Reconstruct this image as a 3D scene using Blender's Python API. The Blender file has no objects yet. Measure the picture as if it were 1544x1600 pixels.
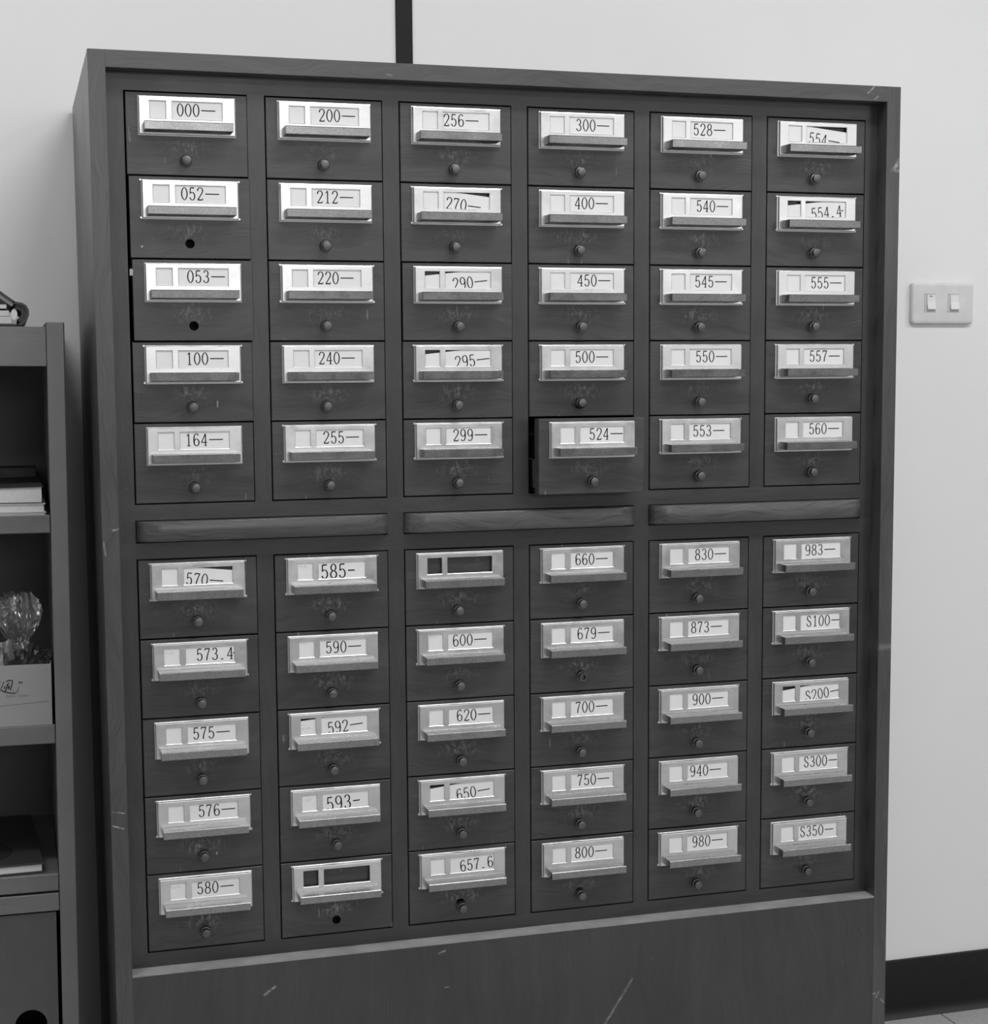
import bpy, bmesh, math, random
from mathutils import Vector, Matrix
random.seed(7)
scn = bpy.context.scene
COL = scn.collection
M = 0.001                       # everything below is measured in millimetres
FZ = 1490.3                     # height of the catalogue's drawer origin above the floor, mm

# ------------------------------------------------------------------ camera
PW, PH = 1544, 1600
RC = Matrix(((0.9578076, -0.2873480, -0.0059782), (-0.0347535, -0.0951448, -0.9948566), (0.2853012, 0.9530890, -0.1011168)))
CAM = Vector((-145.158, -2091.99, -335.146 + FZ))
FPX, CX, CY = 2593.81, 794.70, 837.64
cd = bpy.data.cameras.new('camera'); cam = bpy.data.objects.new('camera', cd); COL.objects.link(cam)
cd.sensor_fit = 'VERTICAL'; cd.sensor_height = 36.0; cd.lens = FPX * 36 / PH
cd.shift_x = -(CX - PW / 2) / PH; cd.shift_y = (CY - PH / 2) / PH
cd.clip_start = 0.05; cd.clip_end = 60
R3 = Matrix((RC[0], -RC[1], -RC[2])).transposed()
cam.matrix_world = Matrix.Translation(CAM * M) @ R3.to_4x4()
scn.camera = cam
RCT = RC.transposed()
def at(px, py, Y):
    """point (mm) of the plane y = Y that stands at a pixel of the photograph"""
    d = RCT @ Vector(((px - CX) / FPX, (py - CY) / FPX, 1.0))
    return CAM + d * ((Y - CAM.y) / d.y)
def at_z(px, py, Z):
    d = RCT @ Vector(((px - CX) / FPX, (py - CY) / FPX, 1.0))
    return CAM + d * ((Z - CAM.z) / d.z)

# ------------------------------------------------------------------ light
wd = bpy.data.worlds.new('world'); scn.world = wd; wd.use_nodes = True
wd.node_tree.nodes['Background'].inputs[0].default_value = (0.5, 0.5, 0.5, 1)
wd.node_tree.nodes['Background'].inputs[1].default_value = 0.0
scn.view_settings.view_transform = 'Standard'; scn.view_settings.look = 'None'
scn.view_settings.gamma = 1.0; scn.view_settings.use_curve_mapping = False
scn.view_settings.exposure = -0.12
def area(name, x, y, z, sx, sy, power, rot=(0, 0, 0)):
    l = bpy.data.lights.new(name, 'AREA'); l.shape = 'RECTANGLE'; l.size = sx * M; l.size_y = sy * M; l.energy = power
    o = bpy.data.objects.new(name, l); COL.objects.link(o); o.location = Vector((x, y, z)) * M; o.rotation_euler = rot
    return o
CEIL = 2800
# fluorescent ceiling lamps of the room, two rows, the window in the wall opposite, plus an added light
area('ceiling_lamp', -950, -750, CEIL - 40, 1200, 300, 21)
area('ceiling_lamp', 900, -1150, CEIL - 40, 1200, 300, 30)
area('ceiling_lamp', 3100, -1150, CEIL - 40, 1200, 300, 34)
area('ceiling_lamp', -1000, -3600, CEIL - 40, 1200, 300, 12)
area('ceiling_lamp', 1000, -3600, CEIL - 40, 1200, 300, 12)
area('ceiling_lamp', 3000, -3600, CEIL - 40, 1200, 300, 12)
area('window_and_fill_light', 600, -5980, 1950, 1300, 900, 27, (math.radians(90), 0, 0))
area('window_and_fill_light', 3500, -5980, 1950, 1300, 900, 18, (math.radians(90), 0, 0))  # added unseen source, brightens the plate reflections in the right-hand columns

# ------------------------------------------------------------------ materials
def new_mat(name):
    m = bpy.data.materials.new(name); m.use_nodes = True
    nt = m.node_tree
    return m, nt, nt.nodes['Principled BSDF']
def nd(nt, t, **kw):
    n = nt.nodes.new(t)
    for k, v in kw.items(): setattr(n, k, v)
    return n
def mth(nt, op, a, b=None, c=None, clamp=False):
    n = nd(nt, 'ShaderNodeMath', operation=op, use_clamp=clamp)
    for i, v in enumerate((a, b, c)):
        if v is None: continue
        if isinstance(v, (int, float)): n.inputs[i].default_value = v
        else: nt.links.new(v, n.inputs[i])
    return n.outputs[0]
def noise(nt, vec, scale, detail=3, rough=0.55, w=None):
    n = nd(nt, 'ShaderNodeTexNoise')
    n.noise_dimensions = '4D' if w is not None else '3D'
    n.inputs['Scale'].default_value = scale; n.inputs['Detail'].default_value = detail; n.inputs['Roughness'].default_value = rough
    nt.links.new(vec, n.inputs['Vector'])
    if w is not None: nt.links.new(w, n.inputs['W'])
    return n.outputs['Fac']
def mapped(nt, vec, scale, loc=(0, 0, 0), rot=(0, 0, 0)):
    n = nd(nt, 'ShaderNodeMapping'); n.inputs['Scale'].default_value = scale; n.inputs['Location'].default_value = loc; n.inputs['Rotation'].default_value = rot
    nt.links.new(vec, n.inputs['Vector']); return n.outputs[0]
def grey(nt, fac, v0, v1, f0=0.0, f1=1.0):
    n = nd(nt, 'ShaderNodeMapRange'); nt.links.new(fac, n.inputs[0])
    n.inputs[1].default_value = f0; n.inputs[2].default_value = f1; n.inputs[3].default_value = v0; n.inputs[4].default_value = v1
    return n.outputs[0]
def to_col(nt, val, bsdf):
    c = nd(nt, 'ShaderNodeCombineColor')
    for i in range(3): nt.links.new(val, c.inputs[i])
    nt.links.new(c.outputs[0], bsdf.inputs['Base Color'])
def bump(nt, bsdf, h, strength, dist=0.0005):
    b = nd(nt, 'ShaderNodeBump'); b.inputs['Strength'].default_value = strength; b.inputs['Distance'].default_value = dist
    nt.links.new(h, b.inputs['Height']); nt.links.new(b.outputs[0], bsdf.inputs['Normal'])
def segment_mask(nt, pos, p0, p1, w):
    """1 along a straight scratch between two (x, z) points in metres"""
    s = nd(nt, 'ShaderNodeSeparateXYZ'); nt.links.new(pos, s.inputs[0])
    dx, dz = p1[0] - p0[0], p1[1] - p0[1]; L = math.hypot(dx, dz)
    ux, uz = dx / L, dz / L
    rx = mth(nt, 'SUBTRACT', s.outputs[0], p0[0]); rz = mth(nt, 'SUBTRACT', s.outputs[2], p0[1])
    t = mth(nt, 'ADD', mth(nt, 'MULTIPLY', rx, ux), mth(nt, 'MULTIPLY', rz, uz))
    n = mth(nt, 'ABSOLUTE', mth(nt, 'SUBTRACT', mth(nt, 'MULTIPLY', rx, uz), mth(nt, 'MULTIPLY', rz, ux)))
    d = mth(nt, 'MAXIMUM', n, mth(nt, 'SUBTRACT', mth(nt, 'ABSOLUTE', mth(nt, 'SUBTRACT', t, L / 2)), L / 2))
    return mth(nt, 'SUBTRACT', 1.0, mth(nt, 'DIVIDE', d, w), clamp=True)

def wood(name, axis, base=0.062, rough=0.42, wear=None, scratches=(), grain=1.0, spec=0.7):
    m, nt, b = new_mat(name)
    tc = nd(nt, 'ShaderNodeTexCoord'); oi = nd(nt, 'ShaderNodeObjectInfo')
    pos = tc.outputs['Object']
    w = mth(nt, 'MULTIPLY', oi.outputs['Random'], 40.0)
    sc = {'x': (3.0, 30, 60), 'z': (60, 30, 3.0)}[axis]
    # slow warp makes the figure wander the way the oak veneer does
    wob = noise(nt, pos, 6.0, 2, 0.5, w)
    off = nd(nt, 'ShaderNodeCombineXYZ')
    k = mth(nt, 'MULTIPLY', mth(nt, 'SUBTRACT', wob, 0.5), 0.10)
    nt.links.new(k, off.inputs[2 if axis == 'x' else 0])
    add = nd(nt, 'ShaderNodeVectorMath', operation='ADD'); nt.links.new(pos, add.inputs[0]); nt.links.new(off.outputs[0], add.inputs[1])
    fig = noise(nt, mapped(nt, add.outputs[0], sc), 1.0, 4, 0.6, w)
    fine = noise(nt, mapped(nt, add.outputs[0], tuple(v * 9 for v in sc)), 1.0, 2, 0.6, w)
    pore = grey(nt, noise(nt, mapped(nt, add.outputs[0], tuple(v * 7 for v in sc)), 1.0, 1, 0.5, w), 0.0, 1.0, 0.60, 0.72)
    blot = noise(nt, pos, 9.0, 3, 0.6, w)
    v = grey(nt, fig, 1 - 0.30 * grain, 1 + 0.30 * grain, 0.3, 0.7)
    v = mth(nt, 'MULTIPLY', v, grey(nt, fine, 1 - 0.18 * grain, 1 + 0.18 * grain, 0.3, 0.7))
    v = mth(nt, 'MULTIPLY', v, grey(nt, blot, 0.86, 1.14, 0.3, 0.7))
    v = mth(nt, 'MULTIPLY', v, mth(nt, 'SUBTRACT', 1.0, mth(nt, 'MULTIPLY', pore, 0.35 * grain)))
    v = mth(nt, 'MULTIPLY', v, grey(nt, oi.outputs['Random'], 0.94, 1.06))
    v = mth(nt, 'MULTIPLY', v, base)
    # light specks and nicks everywhere on the old varnish
    spk = grey(nt, noise(nt, mapped(nt, pos, (1, 1, 0.6)), 230.0, 2, 0.6, w), 0.0, 1.0, 0.70, 0.76)
    big = grey(nt, noise(nt, pos, 12.0, 2, 0.5, w), 0.0, 1.0, 0.45, 0.7)
    v = mth(nt, 'ADD', v, mth(nt, 'MULTIPLY', mth(nt, 'MULTIPLY', spk, big), 0.10))
    if wear:
        sx = nd(nt, 'ShaderNodeSeparateXYZ'); nt.links.new(pos, sx.inputs[0])
        ax = mth(nt, 'DIVIDE', mth(nt, 'SUBTRACT', sx.outputs[0], wear[0] * M), 0.021)
        az = mth(nt, 'DIVIDE', mth(nt, 'SUBTRACT', sx.outputs[2], wear[1] * M), 0.0095)
        r2 = mth(nt, 'ADD', mth(nt, 'MULTIPLY', ax, ax), mth(nt, 'MULTIPLY', az, az))
        g = mth(nt, 'POWER', 2.718, mth(nt, 'MULTIPLY', r2, -1.0))
        n1 = grey(nt, noise(nt, pos, 150.0, 5, 0.75, w), 0.0, 1.0, 0.48, 0.66)
        n2 = grey(nt, noise(nt, mapped(nt, pos, (1, 1, 0.35), rot=(0, 0.6, 0)), 260.0, 2, 0.6, w), 0.0, 1.0, 0.55, 0.66)
        q = mth(nt, 'MULTIPLY', g, mth(nt, 'ADD', mth(nt, 'MULTIPLY', n1, 0.8), mth(nt, 'MULTIPLY', n2, 0.7)))
        amt = grey(nt, mth(nt, 'FRACT', mth(nt, 'MULTIPLY', oi.outputs['Random'], 17.3)), 0.10, 0.27)
        v = mth(nt, 'ADD', v, mth(nt, 'MULTIPLY', q, amt))
        # long thin scratches at random angles
        sc2 = grey(nt, noise(nt, mapped(nt, pos, (160, 40, 26), rot=(0, 0.35, 0)), 1.0, 1, 0.5, w), 0.0, 1.0, 0.735, 0.77)
        v = mth(nt, 'ADD', v, mth(nt, 'MULTIPLY', sc2, 0.11))
    for p0, p1, wd_, a_ in scratches:
        s = segment_mask(nt, pos, p0, p1, wd_)
        s = mth(nt, 'MULTIPLY', s, grey(nt, noise(nt, pos, 160.0, 3, 0.6), 0.1, 1.2, 0.3, 0.65))
        v = mth(nt, 'ADD', v, mth(nt, 'MULTIPLY', s, a_))
    to_col(nt, v, b)
    r = grey(nt, blot, rough - 0.08, rough + 0.0, 0.3, 0.7)
    nt.links.new(r, b.inputs['Roughness'])
    b.inputs['Specular IOR Level'].default_value = spec
    bump(nt, b, mth(nt, 'SUBTRACT', fine, mth(nt, 'MULTIPLY', pore, 0.6)), 0.12, 0.0004)
    return m
def plain(name, g, rough=0.5, metal=0.0, var=0.06, scale=40.0, spec=0.5, bmp=0.0):
    m, nt, b = new_mat(name)
    tc = nd(nt, 'ShaderNodeTexCoord')
    f = noise(nt, tc.outputs['Object'], scale, 3, 0.6)
    to_col(nt, grey(nt, f, g * (1 - var), g * (1 + var), 0.3, 0.7), b)
    b.inputs['Roughness'].default_value = rough; b.inputs['Metallic'].default_value = metal; b.inputs['Specular IOR Level'].default_value = spec
    if bmp: bump(nt, b, f, bmp)
    return m
def mm_(px, py, Y):             # scratch point: photograph pixel -> (x, z) metres
    p = at(px, py, Y); return (p.x * M, p.z * M)
FY = -26.2                      # front plane of the case
m_drawer = wood('drawer_wood', 'x', 0.043, 0.42, wear=(71.5, -66))
m_drawer_bare = wood('drawer_wood_plain', 'x', 0.060, 0.42)
m_stile = wood('stile_wood', 'z', 0.035, 0.42, grain=0.7)
m_rail = wood('rail_wood', 'x', 0.037, 0.42, grain=0.8)
m_case_v = wood('case_side_wood', 'z', 0.055, 0.40, grain=0.8, scratches=[
    (mm_(1399, 262, FY), mm_(1406, 250, FY), 0.004, 0.25), (mm_(1394, 266, FY), mm_(1406, 267, FY), 0.003, 0.2),
    (mm_(1377, 1011, FY), mm_(1392, 1011, FY), 0.006, 0.10), (mm_(177, 1269, FY), mm_(194, 1271, FY), 0.0012, 0.3),
    (mm_(177, 1291, FY), mm_(193, 1295, FY), 0.0012, 0.35), (mm_(177, 829, FY), mm_(187, 826, FY), 0.002, 0.2),
    (mm_(162, 848, FY), mm_(165, 868, FY), 0.0015, 0.2), (mm_(1362, 1554, FY), mm_(1367, 1552, FY), 0.002, 0.2), (mm_(1369, 1558, FY), mm_(1373, 1550, FY), 0.0015, 0.25), (mm_(1376, 1561, FY), mm_(1381, 1566, FY), 0.0015, 0.2)])
m_case_h = wood('case_top_wood', 'x', 0.060, 0.40, grain=0.8, scratches=[
    (mm_(1357, 145, FY), mm_(1366, 136, FY), 0.0014, 0.4), (mm_(1367, 155, FY), mm_(1372, 151, FY), 0.0015, 0.25),
    (mm_(605, 116, FY), mm_(612, 118, FY), 0.002, 0.12)])
m_plinth = wood('plinth_wood', 'z', 0.036, 0.42, grain=0.55, scratches=[
    (mm_(946, 1599, FY), mm_(988, 1530, FY), 0.0022, 0.22), (mm_(414, 1554, FY), mm_(430, 1542, FY), 0.0022, 0.3),
    (mm_(686, 1490, FY), mm_(695, 1486, FY), 0.002, 0.25), (mm_(696, 1543, FY), mm_(701, 1542, FY), 0.0015, 0.2)])
m_ledge = plain('pale_ledge_sheen', 0.26, 0.6, var=0.15, scale=30)  # the ledge's grazing sheen is put into a lighter base colour
m_shelf = wood('pull_out_wood', 'x', 0.068, 0.38, grain=1.3)
m_inside = plain('dark_inside', 0.012, 0.8)
m_tray = plain('tray_wood', 0.07, 0.55, var=0.2, scale=60)
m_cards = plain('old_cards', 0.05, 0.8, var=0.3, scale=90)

def metal(name, g, rough, speck=0.0, bscale=(40, 900, 900), bmp=0.0):
    m, nt, b = new_mat(name)
    tc = nd(nt, 'ShaderNodeTexCoord'); oi = nd(nt, 'ShaderNodeObjectInfo')
    w = mth(nt, 'MULTIPLY', oi.outputs['Random'], 30.0)
    f = noise(nt, mapped(nt, tc.outputs['Object'], bscale), 1.0, 2, 0.6, w)
    c = noise(nt, tc.outputs['Object'], 45.0, 3, 0.6, w)
    v = mth(nt, 'MULTIPLY', grey(nt, c, g * 0.92, g * 1.06, 0.3, 0.7), grey(nt, f, 0.97, 1.03, 0.3, 0.7))
    if speck:
        s = noise(nt, tc.outputs['Object'], 900.0, 2, 0.7, w)
        v = mth(nt, 'MULTIPLY', v, grey(nt, s, 1 - speck, 1 + speck * 0.4, 0.35, 0.6))
    to_col(nt, v, b)
    b.inputs['Metallic'].default_value = 1.0
    nt.links.new(grey(nt, c, rough - 0.05, rough + 0.06, 0.3, 0.7), b.inputs['Roughness'])
    if bmp: bump(nt, b, f, bmp, 0.0002)
    return m
m_plate = metal('pressed_aluminium', 0.78, 0.32)
m_handle = metal('handle_aluminium', 0.35, 0.30, speck=0.30)
m_knob = metal('dull_brass_knob', 0.17, 0.45)
m_card = plain('card_paper', 0.79, 0.75, var=0.02, scale=30)
m_ink = plain('printing_ink', 0.012, 0.7, spec=0.2)
m_pencil = plain('pencil_mark', 0.42, 0.7)
m_wall = plain('wall_paint', 0.80, 0.65, var=0.012, scale=5, spec=0.3, bmp=0.02)
m_front_dim = plain('dimmed_front_wall', 0.16, 0.6)  # unseen front wall, toned dark to hold down the reflections
m_side = plain('side_wall_paint', 0.55, 0.7)
m_black = plain('black_trim', 0.012, 0.6, spec=0.25)
m_base = plain('black_baseboard', 0.010, 0.45, spec=0.25)
m_tile = plain('floor_tile', 0.40, 0.35, var=0.10, scale=120)
m_grout = plain('grout', 0.06, 0.8)
m_ceil = plain('ceiling_paint', 0.70, 0.8)
m_switch = plain('switch_plastic', 0.66, 0.42)
m_rocker = plain('rocker_plastic', 0.74, 0.35)
m_bc = wood('bookcase_wood', 'z', 0.165, 0.45, grain=0.12)
m_bcd = wood('bookcase_door_wood', 'z', 0.075, 0.45, grain=0.2)
m_bch = wood('bookcase_shelf_wood', 'x', 0.145, 0.45, grain=0.2)
m_bc_in = plain('bookcase_inside', 0.12, 0.6)
m_pages = plain('book_pages', 0.62, 0.8, var=0.05, scale=200)
m_darkcover = plain('dark_cover', 0.035, 0.5)
m_lightcover = plain('light_cover', 0.55, 0.5)
m_binder = plain('binder_board', 0.045, 0.4)
m_binder_in = plain('binder_lining', 0.22, 0.5)
m_ringm = plain('white_ring', 0.7, 0.3)
m_box = plain('carton', 0.30, 0.55, var=0.03, scale=20)
m_scrap = plain('white_scrap', 0.38, 0.6)
def foil(name, g, rough, trans):
    m, nt, b = new_mat(name)
    b.inputs['Base Color'].default_value = (g, g, g, 1); b.inputs['Roughness'].default_value = rough
    if trans:
        t = nd(nt, 'ShaderNodeBsdfTransparent'); gl = nd(nt, 'ShaderNodeBsdfGlossy'); gl.inputs['Roughness'].default_value = rough
        gl.inputs['Color'].default_value = (0.9, 0.9, 0.9, 1)
        df = nd(nt, 'ShaderNodeBsdfDiffuse'); df.inputs['Color'].default_value = (0.5, 0.5, 0.5, 1)
        fr = nd(nt, 'ShaderNodeFresnel'); fr.inputs['IOR'].default_value = 1.9
        m1 = nd(nt, 'ShaderNodeMixShader'); m2 = nd(nt, 'ShaderNodeMixShader')
        nt.links.new(fr.outputs[0], m1.inputs[0]); nt.links.new(t.outputs[0], m1.inputs[1]); nt.links.new(gl.outputs[0], m1.inputs[2])
        m2.inputs[0].default_value = 0.11; nt.links.new(m1.outputs[0], m2.inputs[1]); nt.links.new(df.outputs[0], m2.inputs[2])
        nt.links.new(m2.outputs[0], nt.nodes['Material Output'].inputs[0])
    return m
m_clear = foil('clear_film', 0.8, 0.12, True)
m_foil_dark = foil('dark_foil', 0.022, 0.3, False)

# ------------------------------------------------------------------ mesh helpers (all in mm)
class MB:
    def __init__(s): s.v = []; s.f = []; s.m = []
    def vert(s, x, y, z): s.v.append((x * M, y * M, z * M)); return len(s.v) - 1
    def face(s, idx, mi=0): s.f.append(tuple(idx)); s.m.append(mi)
    def quad(s, a, b, c, d, mi=0): s.face([s.vert(*p) for p in (a, b, c, d)], mi)
    def box(s, x0, x1, y0, y1, z0, z1, c=0.0, mi=0):
        """box with an optional chamfer on every edge of the front (y0) face"""
        if c <= 0:
            i = [s.vert(x, y, z) for x in (x0, x1) for y in (y0, y1) for z in (z0, z1)]
            for q in ((0, 1, 3, 2), (4, 6, 7, 5), (0, 4, 5, 1), (2, 3, 7, 6), (0, 2, 6, 4), (1, 5, 7, 3)): s.face([i[k] for k in q], mi)
            return
        def ring(ins, y): return [s.vert(*p) for p in ((x0 + ins, y, z0 + ins), (x1 - ins, y, z0 + ins), (x1 - ins, y, z1 - ins), (x0 + ins, y, z1 - ins))]
        a = ring(c, y0); b = ring(0, y0 + c); d = ring(0, y1)
        s.face(a, mi)
        for r0, r1 in ((a, b), (b, d)):
            for k in range(4): s.face((r0[k], r1[k], r1[(k + 1) % 4], r0[(k + 1) % 4]), mi)
        s.face(d[::-1], mi)
    def prism_y(s, poly, y0, y1, mi=0):
        """polygon of (x, z) points extruded along y"""
        a = [s.vert(x, y0, z) for x, z in poly]; b = [s.vert(x, y1, z) for x, z in poly]
        n = len(poly); s.face(a, mi); s.face(b[::-1], mi)
        for k in range(n): s.face((a[k], b[k], b[(k + 1) % n], a[(k + 1) % n]), mi)
    def prism_x(s, poly, x0, x1, mi=0):
        """polygon of (y, z) points extruded along x"""
        a = [s.vert(x0, y, z) for y, z in poly]; b = [s.vert(x1, y, z) for y, z in poly]
        n = len(poly); s.face(a, mi); s.face(b[::-1], mi)
        for k in range(n): s.face((a[k], b[k], b[(k + 1) % n], a[(k + 1) % n]), mi)
    def lathe_y(s, prof, cx, cz, n=24, mi=0, cap0=True, cap1=True):
        """profile of (radius, y) turned about an axis along y"""
        rings = []
        for r, y in prof: rings.append([s.vert(cx + r * math.cos(2 * math.pi * k / n), y, cz + r * math.sin(2 * math.pi * k / n)) for k in range(n)])
        for a, b in zip(rings, rings[1:]):
            for k in range(n): s.face((a[k], a[(k + 1) % n], b[(k + 1) % n], b[k]), mi)
        if cap0: s.face(rings[0], mi)
        if cap1: s.face(rings[-1][::-1], mi)
    def ribbon(s, pts, w, y, mi=0):
        """flat printed stroke in the xz plane; pts (x, z[, width factor])"""
        P = [(p[0], p[1], p[2] if len(p) > 2 else 1.0) for p in pts]
        L = []; Rr = []
        for i, (x, z, k) in enumerate(P):
            a = P[max(i - 1, 0)]; b = P[min(i + 1, len(P) - 1)]
            dx, dz = b[0] - a[0], b[1] - a[1]; l = math.hypot(dx, dz) or 1
            nx, nz = -dz / l * w * k / 2, dx / l * w * k / 2
            L.append(s.vert(x + nx, y, z + nz)); Rr.append(s.vert(x - nx, y, z - nz))
        for i in range(len(P) - 1): s.face((L[i], Rr[i], Rr[i + 1], L[i + 1]), mi)
    def mesh(s, name, mats, smooth=False):
        me = bpy.data.meshes.new(name); me.from_pydata(s.v, [], s.f); me.update()
        for m in (mats if isinstance(mats, (list, tuple)) else [mats]): me.materials.append(m)
        if any(s.m): me.polygons.foreach_set('material_index', s.m)
        bm = bmesh.new(); bm.from_mesh(me); bmesh.ops.remove_doubles(bm, verts=bm.verts, dist=1e-7)
        bmesh.ops.recalc_face_normals(bm, faces=bm.faces); bm.to_mesh(me); bm.free()
        if smooth:
            me.polygons.foreach_set('use_smooth', [True] * len(me.polygons)); me.update()
            if hasattr(me, 'set_sharp_from_angle'): me.set_sharp_from_angle(angle=math.radians(smooth if smooth is not True else 35))
        return me
def add(name, me, parent=None, loc=(0, 0, 0), rot=(0, 0, 0)):
    o = bpy.data.objects.new(name, me); COL.objects.link(o)
    o.location = Vector(loc) * M; o.rotation_euler = rot
    if parent: o.parent = parent
    return o
def build(name, mb, mats, parent=None, loc=(0, 0, 0), rot=(0, 0, 0), smooth=False): return add(name, mb.mesh(name, mats, smooth), parent, loc, rot)
def tag(o, label, cat, group=None):
    o['label'] = label; o['category'] = cat
    if group: o['group'] = group
    return o
def struct(o): o['kind'] = 'structure'; return o
def box_obj(name, x0, x1, y0, y1, z0, z1, mat, parent=None, c=0.0, loc=(0, 0, 0)):
    b = MB(); b.box(x0, x1, y0, y1, z0, z1, c); return build(name, b, mat, parent, loc)

# ------------------------------------------------------------------ the room
WY = 450.0                      # wall face behind the cabinets
X0, X1, Y0 = -2300, 4600, -6000
struct(box_obj('wall_back', X0 - 100, X1 + 100, WY, WY + 100, 0, CEIL, m_wall))
struct(box_obj('wall_left', X0 - 100, X0, Y0, WY, 0, CEIL, m_side))
struct(box_obj('wall_right', X1, X1 + 100, Y0, WY, 0, CEIL, m_side))
struct(box_obj('wall_front', X0 - 100, X1 + 100, Y0 - 100, Y0, 0, CEIL, m_front_dim))
struct(box_obj('ceiling', X0 - 100, X1 + 100, Y0 - 100, WY + 100, CEIL, CEIL + 80, m_ceil))
floor = struct(box_obj('floor', X0 - 100, X1 + 100, Y0 - 100, WY + 100, -100, -8, m_grout))
# tiles near the cabinets one by one, the rest of the room as one field
TW = 600.0; JX = 1413.0; JY = 450.0 - 300
tb = MB(); tb.box(-TW / 2 + 1.2, TW / 2 - 1.2, -TW / 2 + 1.2, TW / 2 - 1.2, -8, 0)
tile_me = tb.mesh('tile', m_tile)
rest = MB()
for i in range(-7, 7):
    for j in range(-11, 2):
        cx, cy = JX + (i + 0.5) * TW, JY + (j + 0.5) * TW
        if cx < X0 or cx > X1 or cy < Y0: continue
        yt = min(cy + TW / 2 - 1.2, WY)
        if j == 0 or (yt < cy + TW / 2 - 2):
            if yt - (cy - TW / 2) < 20: continue
        if -3 <= i <= 2 and j >= -2 and cy + TW / 2 - 1.2 <= WY:
            add('tile', tile_me, floor, (cx, cy, 0))
        elif -3 <= i <= 2 and j >= -2:
            b2 = MB(); b2.box(-TW / 2 + 1.2, TW / 2 - 1.2, -TW / 2 + 1.2, yt - cy, -8, 0); build('tile', b2, m_tile, floor, (cx, cy, 0))
        else: rest.box(cx - TW / 2 + 1.2, cx + TW / 2 - 1.2, cy - TW / 2 + 1.2, yt, -8, 0)
r_ = build('tile_field', rest, m_tile, floor); r_['kind'] = 'stuff'
# black strip that covers the joint between the wall panels
b = MB(); b.box(440.2, 466.3, WY - 3.5, WY, 102, CEIL, 0.8); struct(build('trim_1', b, m_black))
# coved black baseboard
def base_profile(): return [(WY, 0), (WY - 16, 0), (WY - 14.5, 2), (WY - 9, 7), (WY - 6.5, 13), (WY - 6, 20), (WY - 6, 101), (WY - 4.5, 104), (WY, 104.3)]
b = MB(); b.prism_x(base_profile(), 1046, X1); struct(build('baseboard_right', b, m_base, smooth=30))
b = MB(); b.prism_x(base_profile(), X0, -905); struct(build('baseboard_left', b, m_base, smooth=30))

# ------------------------------------------------------------------ light switch on the wall
sw = bpy.data.objects.new('light_switch', None); COL.objects.link(sw)
swc = at(1472.3, 474, WY - 6)
sw.location = Vector((swc.x, WY, swc.z)) * M
tag(sw, 'white double rocker light switch on the wall right of the card catalogue', 'light switch')
def rounded(w, h, r, n=6):
    P = []
    for cx, cz, a0 in ((w / 2 - r, h / 2 - r, 0), (-w / 2 + r, h / 2 - r, 90), (-w / 2 + r, -h / 2 + r, 180), (w / 2 - r, -h / 2 + r, 270)):
        for k in range(n + 1):
            a = math.radians(a0 + 90 * k / n); P.append((cx + r * math.cos(a), cz + r * math.sin(a)))
    return P
b = MB(); rings = []
for ins, y in ((0, -0.2), (0, -5.5), (0.6, -7), (1.8, -8.2), (4, -8.8), (8, -9)):
    rings.append([b.vert(x, y, z) for x, z in rounded(120 - 2 * ins, 70.5 - 2 * ins, max(7 - ins, 1.0))])
for p, q in zip(rings, rings[1:]):
    for k in range(len(p)): b.face((p[k], q[k], q[(k + 1) % len(p)], p[(k + 1) % len(p)]))
b.face(rings[-1]); b.face(rings[0][::-1])
build('cover_plate', b, m_switch, sw, smooth=40)
for sx in (-24.5, 20.5):
    fr = MB()
    for (x0, x1, z0, z1) in ((-11, -9, -16, 16), (9, 11, -16, 16), (-9, 9, 14, 16), (-9, 9, -16, -14)): fr.box(x0, x1, -10.2, -8.6, z0, z1, 0.4)
    fo = build('rocker_frame', fr, m_switch, sw, (sx, 0, 1.5))
    rk = MB(); rk.prism_x([(-9.2, 13.6), (-10.6, 13.4), (-11.6, 0.5), (-14.2, -11.2), (-13.6, -12.4), (-8.8, -12.6)], -7.2, 8.4)
    ro = build('rocker', rk, m_rocker, sw, (sx, 0, 1.5))
    if sx < 0:
        mk = MB(); mk.box(-2.2, 2.2, -11.35, -10.2, 9.6, 10.8); build('indicator_mark', mk, m_ink, ro)

# ------------------------------------------------------------------ card catalogue
PX, DW = 170.0, 147.6           # column pitch, drawer width
H1, H2, ZB = 100.25, 100.5, -570.1   # row pitches, top of the lower bank
XL, XR, TH = -42.7, 1036.8, 20.4     # case sides and board thickness
ZT, ZL = 42.6, -1091.8               # top of case, top of plinth ledge
CB = WY - 8                          # back of case
cat = bpy.data.objects.new('card_catalog', None); COL.objects.link(cat)
cat.location = Vector((0, 0, FZ)) * M
tag(cat, 'tall dark wooden library card catalogue with sixty small numbered drawers', 'card catalog')
G = FZ
def cpart(name, x0, x1, y0, y1, z0, z1, mat, c=0.0):
    # each board keeps its own origin so that its grain is its own; scratches use world millimetres, hence origin at the scene's
    b = MB(); b.box(x0, x1, y0, y1, z0 + G, z1 + G, c); o = build(name, b, mat, cat, (0, 0, -G)); return o
cpart('side_panel', XL, XL + TH, FY, CB, -G, ZT, m_case_v, 0.15)
cpart('side_panel', XR - TH, XR, FY, CB, -G, ZT, m_case_v, 0.15)
cpart('top_panel', XL + TH, XR - TH, FY, CB, ZT - TH, ZT, m_case_h, 0.15)
cpart('back_panel', XL + TH, XR - TH, CB - 8, CB, -G, ZT - TH, m_inside)
cpart('plinth_panel', XL + TH, XR - TH, FY + 0.3, FY + 18, -G, ZL - 2.0, m_plinth, 0.0)
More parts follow.
